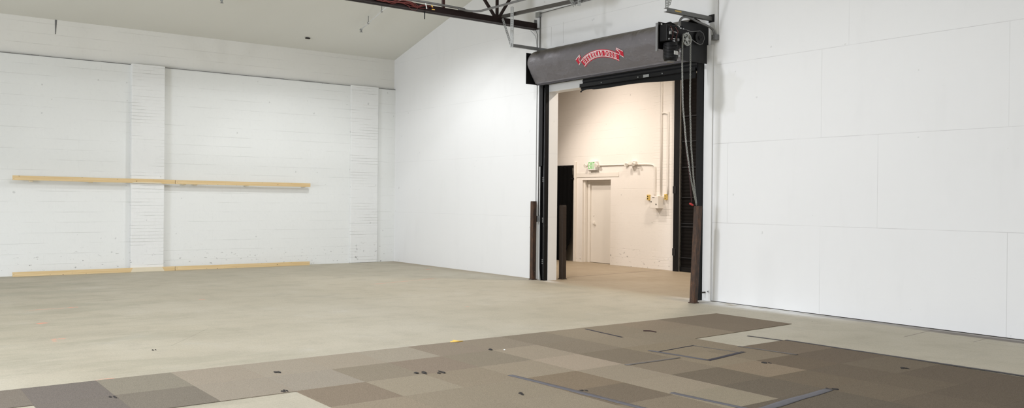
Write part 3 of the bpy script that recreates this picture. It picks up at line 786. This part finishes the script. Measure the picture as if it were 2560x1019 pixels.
# pipes carried by the truss
pp = smooth([(5.66, -18, 5.03), (5.66, -8, 5.03), (5.66, -2.3, 5.02), (5.665, -1.9, 5.0), (5.70, -1.68, 4.985), (5.86, -1.57, 4.975), (6.2, -1.55, 4.97), (9, -1.55, 4.93)], 6)
tag(mk('conduit_pipe', MB().tube(pp, .020, 10), M['galv_dull'], origin=Vector((5.7, -1.6, 5.0))), 'grey conduit on top of the truss, bending off towards the right', 'conduit')
tag(mk('support_pipe', MB().beam((5.36, -.79, 5.040), (7.95, -.79, 4.955), .045, .06), M['pipe_grey'], origin=Vector((5.6, -1.0, 4.93))), 'dark steel bar running right from the truss above the hood', 'pipe')
# conduits left of the door
lc = thing('conduit_drop', (5.70, -.02, 1.1), 'grey conduit down the wall to a switch box beside the left bollard', 'conduit')
mk('pipe', MB().cyl((5.70, -.020, 1.22), (5.70, -.020, 5.10), .011, 8), M['galv_dull'], lc)
mk('switch_box', MB().box((5.675, -.055, 1.12), (5.745, -.002, 1.24)).box((5.64, -.05, 1.205), (5.68, -.03, 1.235)), M['galv_dull'], lc, bevel=.004)
mk('top_box', MB().box((5.60, -.06, 5.10), (5.72, -.002, 5.20)), M['galv'], lc, bevel=.004)
tag(mk('cable_drop', MB().tube(smooth([(5.57, -.06, 4.87), (5.60, -.02, 4.80), (5.61, -.012, 4.5), (5.61, -.012, 2.5), (5.61, -.012, .95)], 5), .006, 6).tube(smooth([(5.50, -.10, 4.86), (5.57, -.02, 4.72), (5.60, -.012, 4.45)], 5), .004, 6), M['galv_dull'], origin=Vector((5.61, 0, .95))), 'thin grey cable from the truss end down the wall beside the left bollard', 'cable')
tag(mk('wall_hook', MB().tube(smooth([(5.49, -.002, 1.10), (5.50, -.04, 1.07), (5.49, -.05, 1.02), (5.46, -.05, 1.00), (5.44, -.045, 1.04)], 5), .007, 8), M['white_trim'], origin=Vector((5.47, 0, 1.0))), 'small white wall hook left of the left bollard', 'hook')
tag(mk('wall_cable', MB().tube(smooth([(5.72, -.02, 5.17), (6.6, -.015, 5.175), (8.2, -.015, 5.18), (9.8, -.015, 5.19)], 4), .007, 6), M['galv_dull'], origin=Vector((5.7, 0, 5.17))), 'thin grey cable running along the wall high above the hood', 'cable')

# ------------------------------------------------------------------ bollards
def bollard(loc, h, w, rz, lean, mat, label):
    t = thing('bollard', loc, label, 'bollard', None)
    x, y, _ = loc
    m1 = MB(); n = 10
    for i in range(n):                                       # open square tube: four walls and a cap inside
        pass
    m1.box((x-w/2, y-w/2, 0), (x+w/2, y+w/2, h-.012))
    o1 = mk('post', m1, mat, t, bevel=.010)
    o2 = mk('cap', MB().box((x-w/2+.003, y-w/2+.003, h-.014), (x+w/2-.003, y+w/2-.003, h)), mat, t, bevel=.004)
    o3 = mk('base_plate', MB().box((x-w*.62, y-w*.62, 0), (x+w*.62, y+w*.62, .014)), mat, t, bevel=.004)
    R_ = Matrix.Rotation(rz, 3, 'Z')
    for o_ in (o1, o2):
        for v in o_.data.vertices:
            v.co = R_ @ v.co; v.co.x += lean[0]*v.co.z; v.co.y += lean[1]*v.co.z
    for v in o3.data.vertices: v.co = R_ @ v.co
    return t
bollard((5.665, -.115, 0), 1.52, .092, 0, (0.004, 0), M['rust'], 'rusty brown square steel bollard standing left of the doorway, against the wall')
bollard((5.905, .44, 0), 1.45, .105, 0, (-.006, 0), M['brown_steel'], 'dark brown steel bollard just inside the doorway behind the white jamb')
rbd = bollard((10.005, -.435, 0), 1.475, .094, .05, (.030, .020), M['rust'], 'leaning rusty steel bollard at the right of the doorway, holding the chain')

st = thing('pipe_stub', (9.90, -.03, .10), 'tiny dark pipe stub low on the white trim behind the right bollard', 'pipe')
mk('stub', MB().cyl((9.885, -.03, .13), (9.885, -.10, .13), .012, 8), M['scrap'], st); mk('stub_clip', MB().tube([(9.95, -.03, .14), (9.955, -.06, .145), (9.97, -.06, .16)], .007, 6), M['galv_dull'], st)
# ------------------------------------------------------------------ lumber on the left wall
def board(name, y0, y1, x, z0, z1, h, label, cat='board', paint=None):
    t = thing(name, (x, (y0+y1)/2, min(z0, z1)), label, cat, None)
    m1 = MB()
    def seg(a, b_):
        za = z0 + (z1-z0)*(a-y0)/(y1-y0); zb = z0 + (z1-z0)*(b_-y0)/(y1-y0)
        return [(x, a, za), (x, b_, zb), (x, b_, zb+h), (x, a, za+h)]
    m1.prism(seg(y0, y1), (.038, 0, 0))
    mk('plank', m1, M['wood'], t, bevel=.003)
    if paint:
        a, b_, lo, hi = paint; q = seg(a, b_)
        mk('paint_smear', MB().prism([(x+.0385, a, q[0][2]+lo*h), (x+.0385, b_, q[1][2]+lo*h), (x+.0385, b_-.05, q[1][2]+hi*h), (x+.0385, a+.04, q[0][2]+hi*h)], (.0008, 0, 0)), M['wood_painted'], t)
    return t
UX = .112
u1 = board('wall_rail', -8.265, -5.30, UX, 1.828, 1.808, .086, 'upper pine board on the left wall, left length, crossing the brick pilaster', 'board', (-6.15, -5.55, .0, .22))
u2 = board('wall_rail', -5.29, -2.285, UX, 1.806, 1.796, .084, 'upper pine board on the left wall, right length beyond the pilaster', 'board')
for t, ys in ((u1, (-7.95, -6.9)), (u2, (-5.10, -4.86, -3.75, -2.42))):
    for y in ys:
        zz_ = 1.797 - .006*(t is u2)*2
        mk('spacer_block', MB().box((.0, y-.03, zz_), (UX, y+.03, zz_+.08)), M['wood_painted'], t, bevel=.004)
board('floor_rail', -8.255, -5.29, UX, 0, 0, .086, 'pine board on the floor along the left wall, left length', 'board', (-6.16, -5.50, .0, 1.0))
board('floor_rail', -5.28, -2.285, UX, 0, 0, .084, 'pine board on the floor along the left wall, right length', 'board')

# ------------------------------------------------------------------ sprinkler pipes under the ceiling
def sprinkler(x0, y, x1, hx, label):
    t = thing('sprinkler_pipe', (x0, y, ceil_z(x0)-.15), label, 'pipe', None)
    dz = -.15
    z = lambda x: ceil_z(x)+dz
    mk('pipe', MB().cyl((x0, y, z(x0)), (x1, y, z(x1)), .014, 8), M['white_trim'], t)
    hd_ = MB(); hd_.cyl((x0, y, z(x0)-.05), (x0, y, z(x0)+.02), .016, 8); hd_.cyl((x0, y, z(x0)-.062), (x0, y, z(x0)-.056), .034, 12); hd_.box((x0-.04, y-.018, z(x0)-.02), (x0+.02, y+.018, z(x0)+.012))
    mk('sprinkler_head', hd_, M['galv'], t)
    for x in hx: mk('hanger', MB().cyl((x, y, z(x)-.015), (x, y, ceil_z(x)+.02), .008, 6).tube([(x, y+.022*math.cos(a*PI/6), z(x)+.022*math.sin(a*PI/6)) for a in range(12)], .005, 5, True), M['galv_dull'], t)
sprinkler(1.62, -1.78, 5.5, (1.95, 2.55, 4.4), 'thin white sprinkler branch pipe under the ceiling, left of the truss')
sprinkler(2.02, -4.98, 5.5, (2.6, 4.4), 'end of a sprinkler branch pipe at the top edge, left of the other one')
tag(mk('ceiling_clip', MB().box((.55, -2.62, 5.10), (.60, -2.52, 5.125)), M['scrap'], origin=Vector((.57, -2.57, 5.1))), 'tiny dark clip on the bare ceiling, between the two sprinkler pipes', 'clip')

# ------------------------------------------------------------------ far room fittings
ex = thing('exit_sign', (3.0, FY-.05, 2.28), 'white EXIT sign with green letters above the far white door', 'sign')
mk('housing', MB().box((2.85, FY-.085, 2.295), (3.13, FY-.0, 2.515)), M['white_plastic'], ex, bevel=.006)
lt = MB(); s_ = .165
def flat_stroke(mb, pts, w, fx, y):
    for (x0, z0), (x1, z1) in zip(pts, pts[1:]):
        dx, dz = x1-x0, z1-z0; l = math.hypot(dx, dz)
        if l < 1e-6: continue
        nx, nz = -dz/l*w/2, dx/l*w/2
        mb.prism([(x0+nx, y, z0+nz), (x1+nx, y, z1+nz), (x1-nx, y, z1-nz), (x0-nx, y, z0-nz)], (0, -.002, 0))
EX = {'E': [[(.14, .0), (.14, 1)], [(.14, .06), (.70, .06)], [(.14, .94), (.70, .94)], [(.14, .5), (.6, .5)]], 'X': GL['X'], 'I': GL['I'], 'T': GL['T']}
for i, chx in enumerate('EXIT'):
    for st in EX[chx]:
        flat_stroke(lt, [(2.872 + (i*.062 if i < 2 else i*.062 - (.012 if i == 2 else .024)) + u*.072, 2.325 + v*s_) for u, v in st], .016, 0, FY-.0852)
mk('lettering', lt, M['exit_green'], ex)
for x in (2.79, 3.18):
    h_ = MB(); h_.cyl((x, FY-.06, 2.42), (x, FY-.13, 2.40), .038, 16, .050); h_.cyl((x + (.045 if x < 3 else -.045), FY-.05, 2.40), (x, FY-.07, 2.41), .012, 8)
    mk('lamp_head', h_, M['cream'], ex)
el = thing('emergency_light', (4.38, FY-.06, 2.36), 'small twin-head emergency light right of the exit sign in the far room', 'lamp')
mk('housing', MB().box((4.30, FY-.13, 2.385), (4.45, FY-.0, 2.475)), M['cream'], el, bevel=.01)
for x in (4.27, 4.49): mk('lamp_head', MB().cyl((x, FY-.09, 2.42), (x, FY-.16, 2.39), .03, 14, .042), M['cream'], el)
ec = mk('conduit_pipe', MB().tube([(3.20, FY-.018, 2.405), (4.10, FY-.018, 2.405), (4.296, FY-.018, 2.405)], .014, 8).box((4.09, FY-.05, 2.37), (4.17, FY, 2.44)), M['cream'], origin=Vector((3.7, FY, 2.4)))
tag(ec, 'painted conduit between the exit sign and the emergency light', 'conduit')
ec = mk('conduit_pipe', MB().tube(smooth([(4.455, FY-.018, 2.40), (4.90, FY-.018, 2.385), (5.02, FY-.018, 2.35), (5.06, FY-.018, 2.24), (5.06, FY-.018, 1.66)], 6), .014, 8), M['cream'], origin=Vector((5.06, FY, 1.66)))
tag(ec, 'painted conduit bending from the emergency light down to the electrical box', 'conduit')
bx = thing('electrical_box', (5.2, FY-.06, 1.36), 'cream electrical box on the far room wall below the conduits', 'electrical box')
mk('box', MB().box((5.06, FY-.17, 1.385), (5.30, FY-.0, 1.66)), M['cream'], bx, bevel=.006)
mk('knockout', MB().cyl((5.24, FY-.17, 1.475), (5.24, FY-.176, 1.475), .016, 10).box((5.075, FY-.174, 1.52), (5.10, FY-.17, 1.545)), M['scrap'], bx)
mk('label_mark', MB().box((5.12, FY-.173, 1.62), (5.19, FY-.17, 1.632)), M['scrap'], bx)
for x, z, s, lb in ((4.87, 1.63, -1, 'yellow switch box left of the cream electrical box'), (5.405, 1.64, 1, 'yellow switch box right of the cream electrical box')):
    t = thing('switch_box', (x, FY, z-.06), lb, 'switch', None)
    mk('box', MB().box((x-.035, FY-.055, z-.065), (x+.035, FY, z+.065)), M['yellow'], t, bevel=.008)
    mk('button', MB().cyl((x, FY-.055, z+.025), (x, FY-.063, z+.025), .012, 10).cyl((x, FY-.055, z-.025), (x, FY-.063, z-.025), .012, 10), M['brown_steel'], t)
mk_c = MB().cyl((5.24, FY-.02, 1.66), (5.24, FY-.02, 5.55), .017, 8)
tag(mk('conduit_pipe', mk_c, M['cream'], origin=Vector((5.24, FY, 1.66))), 'tall painted conduit rising from the cream electrical box to the ceiling', 'conduit')
tag(mk('conduit_pipe', MB().tube(smooth([(5.445, FY-.02, 1.70), (5.445, FY-.02, 3.40), (5.43, FY-.02, 3.50), (5.34, FY-.02, 3.53), (5.26, FY-.02, 3.53)], 6), .016, 8), M['cream'], origin=Vector((5.44, FY, 1.7))), 'painted conduit rising from the right yellow switch and bending left', 'conduit')

# ------------------------------------------------------------------ carpet tiles
KC = .92
XE = [11.02, 11.68, 12.33, 12.97, 13.58, 14.14, 14.70, 15.27, 15.84, 16.42, 17.0]
YE = [-10.8, -10.15, -9.55, -9.0, -8.4, -7.8, -7.19, -6.62, -6.03, -5.41, -4.83, -4.2, -3.63, -3.08, -2.30, -1.72, -1.13]
cols = {   # row: {column start index: sRGB look}
 0: [None, (122,116,108), (113,108,105), (142,138,125), (164,156,142), (166,159,145), (168,160,145), (168,162,148), (150,140,126), (149,140,125), (139,130,115), (152,142,124), (146,136,118), (141,129,112), (127,116,101), (127,116,101)],
 1: [None, None, (114,109,105), (124,119,109), (160,153,140), (161,155,143), (147,139,123), (144,132,118), (146,138,122), (166,156,139), (141,131,115), (150,140,122), (149,139,121), (146,135,117), (128,117,102), (126,115,100)],
 2: [None]*5 + [(138,126,110), (160,152,134), (150,140,122), (159,149,131), (174,162,145), (129,119,103), (146,135,115), (147,136,117), None, None, None],
 3: [None]*5 + [(152,142,124), (152,143,125), (150,141,123), (135,121,101), (161,151,133), (138,127,110), (148,137,117), (140,129,111), (123,111,96), None, None],
 4: [None]*5 + [(152,143,125), (150,141,123), (152,143,125), (138,125,107), (160,150,132), (132,121,104), (147,133,113), (130,116,98), (126,113,98), None, None],
 5: [None]*5 + [(150,141,123), (150,141,123), (150,141,123), (140,129,111), (157,149,130), (125,115,100), (135,122,103), (125,113,97), (135,124,107), None, None],
 6: [None]*5 + [(140,130,112), (140,130,112), (138,128,110), (120,110,95), (120,110,96), (118,109,95), (132,120,102), (127,115,98), (121,109,94), None, None],
 7: [None]*5 + [(138,128,110), (138,128,110), (130,120,104), (122,112,97), (116,107,93), (116,107,93), (124,112,96), (120,108,93), (118,106,92), None, None],
 8: [None]*5 + [(130,120,104)]*4 + [(118,108,94), (114,105,91), (122,110,95), (116,105,91), (115,104,90), None, None],
 9: [None]*5 + [(126,116,101)]*4 + [(116,106,93), (113,104,90), (118,107,93), (114,103,90), (114,103,90), None, None],
}
carpet = thing('carpet', (13, -5, 0), 'patchwork carpet of square brown and beige tiles on the concrete floor', 'carpet')
tiles = 0
for r, row in cols.items():
    for c_, col in enumerate(row):
        if col is None: continue
        x0, x1, y0, y1 = XE[r], XE[r+1], YE[c_], YE[c_+1]
        if r in (0, 1) and c_ >= 13:                          # the far arm of the carpet is set slightly askew
            f = lambda y: -.10*(y+3.08)/1.95
            P = [(x0, y0), (x1+f(y0), y0), (x1+f(y1), y1), (x0, y1)] if r == 1 else [(x0, y0), (x1, y0), (x1, y1), (x0, y1)]
            if r == 1: P[0] = (x0, y0)
        else: P = [(x0, y0), (x1, y0), (x1, y1), (x0, y1)]
        j = lambda: random.uniform(-.006, .006)
        e = .0003
        P = [(P[0][0]+e, P[0][1]+e), (P[1][0]-e, P[1][1]+e), (P[2][0]-e, P[2][1]-e), (P[3][0]+e, P[3][1]-e)]
        t = mk('carpet_tile', MB().prism([(px, py, .0002) for px, py in P], (0, 0, .0058)), M['carpet'], carpet)
        k = random.uniform(.97, 1.03)*(1.08 if c_ >= 13 and r < 2 else .72 if r >= 4 and sum(col) < 380 and c_ > 7 else 1)
        t.color = (*(v*w_ for v, w_ in zip(lin(*col, KC*k), (1.06, 1.0, .94))), 1); tiles += 1
        if sum(col) < 350: t['label'] = 'dark brown carpet tile'
        elif sum(col) > 455: t['label'] = 'pale beige carpet tile'

# tape strips stuck on the carpet
def tape(p, q, w, mat, label, z=.0074, wig=.006):
    p, q = Vector((*p, z)), Vector((*q, z)); d = (q-p); L = d.length; d.normalize(); s = Vector((-d.y, d.x, 0)); n = max(4, int(L/.08))
    m1 = MB(); m1.grid(lambda u, v: p.lerp(q, u) + s*((v-.5)*w*(1+.25*noise.noise(Vector((u*L*4, p.x*3, v)))) + wig*noise.noise(Vector((u*L*2.5, p.y*5, 1)))) + Vector((0, 0, .0022*(1+noise.noise(Vector((u*L*9, v*2, p.x))))*(.3 + (v > .3)*(v < .7)))), n, 4)
    o_ = mk('tape_strip', m1, mat, solid=.001, origin=(p+q)/2 - Vector((0, 0, .0)))
    return tag(o_, label, 'tape', None)
tape((11.12, -3.63), (11.82, -3.71), .035, M['tape_dark'], 'short dark tape strip at the back edge of the carpet, below the doorway')
tape((12.79, -6.02), (14.55, -5.92), .060, M['tape'], 'long blue-grey tape strip running to the bottom edge, left of the others')
tape((14.08, -5.37), (14.92, -5.30), .055, M['tape'], 'blue-grey tape strip at the bottom edge, meeting the wide one at its corner')
tape((14.86, -5.30), (14.745, -4.20), .085, M['tape'], 'wide blue-grey tape strip across the carpet front with a curled dark end')
tape((12.60, -4.09), (13.30, -4.01), .050, M['tape'], 'grey tape strip along the near side of the taped square')
tape((12.70, -4.06), (12.65, -3.46), .022, M['tape_dark'], 'thin dark tape strip on the left side of the taped square')
tape((12.65, -3.47), (13.24, -3.40), .030, M['tape_worn'], 'faded worn tape strip along the far side of the taped square')
tape((13.31, -4.02), (13.20, -3.33), .055, M['tape_dark'], 'dark tape strip on the right side of the taped square')
tape((13.06, -4.14), (13.03, -4.85), .040, M['tape_worn'], 'faded tape strip leading left from the taped square')
tape((12.95, -3.105), (13.62, -3.02), .045, M['tape_worn'], 'worn tape strip in front of the bare concrete patch')
tape((12.53, -2.40), (13.0, -2.335), .050, M['tape_edge'], 'loose tape end on the bare concrete beside the patch corner', .0022)
tape((12.98, -2.31), (16.8, -2.19), .050, M['tape_edge'], 'long grey tape strip along the right edge of the carpet')

# small scraps of litter
def scrap(loc, s, label, mat='scrap', sub=2):
    x, y = loc; z = .0062 if x > 11.02 and y < -1.2 and not (x > 12.33 and y < -7.8) else 0
    m1 = MB()
    for i in range(3):
        m1.blob((x + random.uniform(-1, 1)*s*.7, y + random.uniform(-1, 1)*s*.7, z + s*.08), s*.8, (random.uniform(.5, 1.0), random.uniform(.12, .4), .13), random.random()*50, 1.1, sub)
    for v in m1.bm.verts: v.co.z = max(v.co.z, z)
    o_ = mk('scrap', m1, M[mat], origin=Vector((x, y, z)))
    tag(o_, label, 'litter', None)
scrap((9.75, -8.20), .030, 'dark scrap on the bare concrete, left foreground')
scrap((11.53, -7.63), .045, 'dark scrap on the pale carpet tiles, left part of the carpet')
scrap((12.27, -7.86), .045, 'dark scrap at the corner where carpet meets bare concrete, bottom edge')
scrap((12.28, -6.62), .055, 'frayed dark scrap in the middle of the carpet front')
scrap((12.35, -6.48), .05, 'frayed dark scrap right beside the first in the carpet middle')
scrap((11.65, -5.42), .040, 'dark scrap near the yellow strip on the carpet')
scrap((13.43, -6.40), .040, 'frayed thread scrap at the bottom of the carpet, left of the long tape')
scrap((13.62, -5.90), .035, 'dark knot lying on the long blue-grey tape strip')
scrap((13.72, -3.66), .045, 'dark thread scrap right of the taped square')
scrap((14.745, -4.17), .040, 'black curled scrap at the end of the wide tape')
scrap((14.62, -2.80), .040, 'dark scrap on the carpet near its taped right edge')
scrap((11.75, -9.02), .035, 'dark scrap on the dark tiles at the lower left')
scrap((11.73, -5.30), .020, 'small white crumb on the carpet near the yellow strip', 'white_plastic')
yv = MB(); yv.tube([(11.03, -5.50, .010), (11.07, -5.42, .014), (11.06, -5.36, .008)], .008, 6); yv.tube([(10.96, -5.42, .009), (11.07, -5.40, .012)], .007, 6)
tag(mk('yellow_strip', yv, M['yellow_scrap'], origin=Vector((11.05, -5.4, 0))), 'small bent yellow plastic strip at the back edge of the carpet', 'litter')
tag(mk('wire_scrap', MB().tube(smooth([(11.63, -3.18, .012), (11.70, -3.13, .015), (11.78, -3.12, .010)], 4), .006, 6), M['red_cord'], origin=Vector((11.7, -3.14, 0))), 'thin dark red wire scrap on the far part of the carpet', 'litter')

# ------------------------------------------------------------------ light
def area(name, loc, sx, sy, power, col, rot=(0, 0, 0)):
    l = bpy.data.lights.new(name, 'AREA'); l.shape = 'RECTANGLE'; l.size = sx; l.size_y = sy; l.energy = power; l.color = col
    o_ = bpy.data.objects.new(name, l); o_.location = loc; o_.rotation_euler = rot; C.objects.link(o_); return o_
def bay(loc, power, col=(1.0, .99, .965), size=154):
    """high-bay lamp with a wide reflector: even light inside its cone"""
    l = bpy.data.lights.new('bay_lamp', 'SPOT'); l.energy = power; l.color = col; l.spot_size = math.radians(size); l.spot_blend = .55; l.shadow_soft_size = .22
    o_ = bpy.data.objects.new('bay_lamp', l); o_.location = loc; C.objects.link(o_)
LAMPS = [
 (('bay', (9.6, -6.0, 6.9), 158), 820, (.97, .985, 1.03)),
 (('bay', (10.5, -13.5, 6.8), 154), 950, (.95, 1.0, 1.05)),
 (('bay', (18.0, -14.0, 6.2), 154), 2500, (.94, .99, 1.12)),
 (('bay', (4.0, -3.0, 5.6), 154), 390, (.96, .98, 1.0)),
 (('bay', (15.2, -4.4, 6.6), 154), 90, (.95, .985, 1.08)),
 (('flood', (9.8, -2.7, 5.6), 62), 230, (.97, .99, 1.03)),
 (('front_fill', (9.0, -18.9, 2.2), 0), 760, (.94, 1.0, 1.12)),
 (('pack', (4.0, 1.8, 5.2), 118), 350, (1.0, .88, .78)),
 (('far', (8.2, 2.2, 5.2), 0), 190, (1.0, .88, .76)),
 (('wash', (1.9, .7, 4.7), 78), 560, (1.0, .89, .79)),
]
#ONLY
for (k_, loc_, a_), p_, c_ in LAMPS:
    if p_ <= 0: continue
    if k_ == 'bay': bay(loc_, p_, c_, a_)
    elif k_ == 'flood':                                  # added unseen spot aimed at the block wall, sharpens the board shadows
        l = bpy.data.lights.new('added_flood', 'SPOT'); l.energy = p_; l.color = c_; l.spot_size = math.radians(a_); l.spot_blend = .85; l.shadow_soft_size = .10
        o_ = bpy.data.objects.new('added_flood', l); o_.location = loc_; C.objects.link(o_)
        o_.rotation_euler = (Vector((0, -5.0, 1.25)) - Vector(loc_)).to_track_quat('-Z', 'Y').to_euler()
    elif k_ == 'wash':                                   # added spot that fills the far room's lower wall
        l = bpy.data.lights.new('added_wash', 'SPOT'); l.energy = p_; l.color = c_; l.spot_size = math.radians(a_); l.spot_blend = .9; l.shadow_soft_size = .09
        o_ = bpy.data.objects.new('added_wash', l); o_.location = loc_; C.objects.link(o_)
        o_.rotation_euler = (Vector((4.2, FY, .4)) - Vector(loc_)).to_track_quat('-Z', 'Y').to_euler()
    elif k_ == 'front_fill': area('added_front_fill', loc_, 4.0, 3.6, p_, c_, (math.radians(90), 0, math.radians(a_)))  # added area fill by the solid wall behind the camera
    elif k_ == 'pack':                                   # shaded lamp high in the far room, aimed down the wall
        l = bpy.data.lights.new('wall_pack', 'SPOT'); l.energy = p_; l.color = c_; l.spot_size = math.radians(a_); l.spot_blend = 1.0; l.shadow_soft_size = .09
        o_ = bpy.data.objects.new('wall_pack', l); o_.location = loc_; C.objects.link(o_)
        o_.rotation_euler = (Vector((3.9, FY, .3)) - Vector(loc_)).to_track_quat('-Z', 'Y').to_euler()
    else: area('far_fill', loc_, .8, .4, p_, c_)  # added area fill for the far room and the jamb
w = bpy.data.worlds.new('world'); bpy.context.scene.world = w; w.use_nodes = True
w.node_tree.nodes['Background'].inputs[0].default_value = (.5, .5, .5, 1); w.node_tree.nodes['Background'].inputs[1].default_value = .0
vs_ = bpy.context.scene.view_settings
vs_.view_transform = 'Standard'; vs_.look = 'None'; vs_.exposure = -0.04; vs_.gamma = 1; vs_.use_curve_mapping = False

# repeats of a kind share a group
GROUPS = {'bollard': 'steel bollards at the doorway', 'tape_strip': 'tape strips on the carpet', 'scrap': 'scraps of litter on the floor',
          'wall_rail': 'pine boards high on the left wall', 'floor_rail': 'pine boards along the floor', 'switch_box': 'yellow switch boxes in the far room',
          'strut_bracket': 'steel strut brackets above the door', 'sprinkler_pipe': 'sprinkler pipes under the ceiling'}
for o_ in bpy.data.objects:
    g_ = GROUPS.get(o_.name.split('.')[0])
    if g_ and not o_.parent: o_['group'] = g_
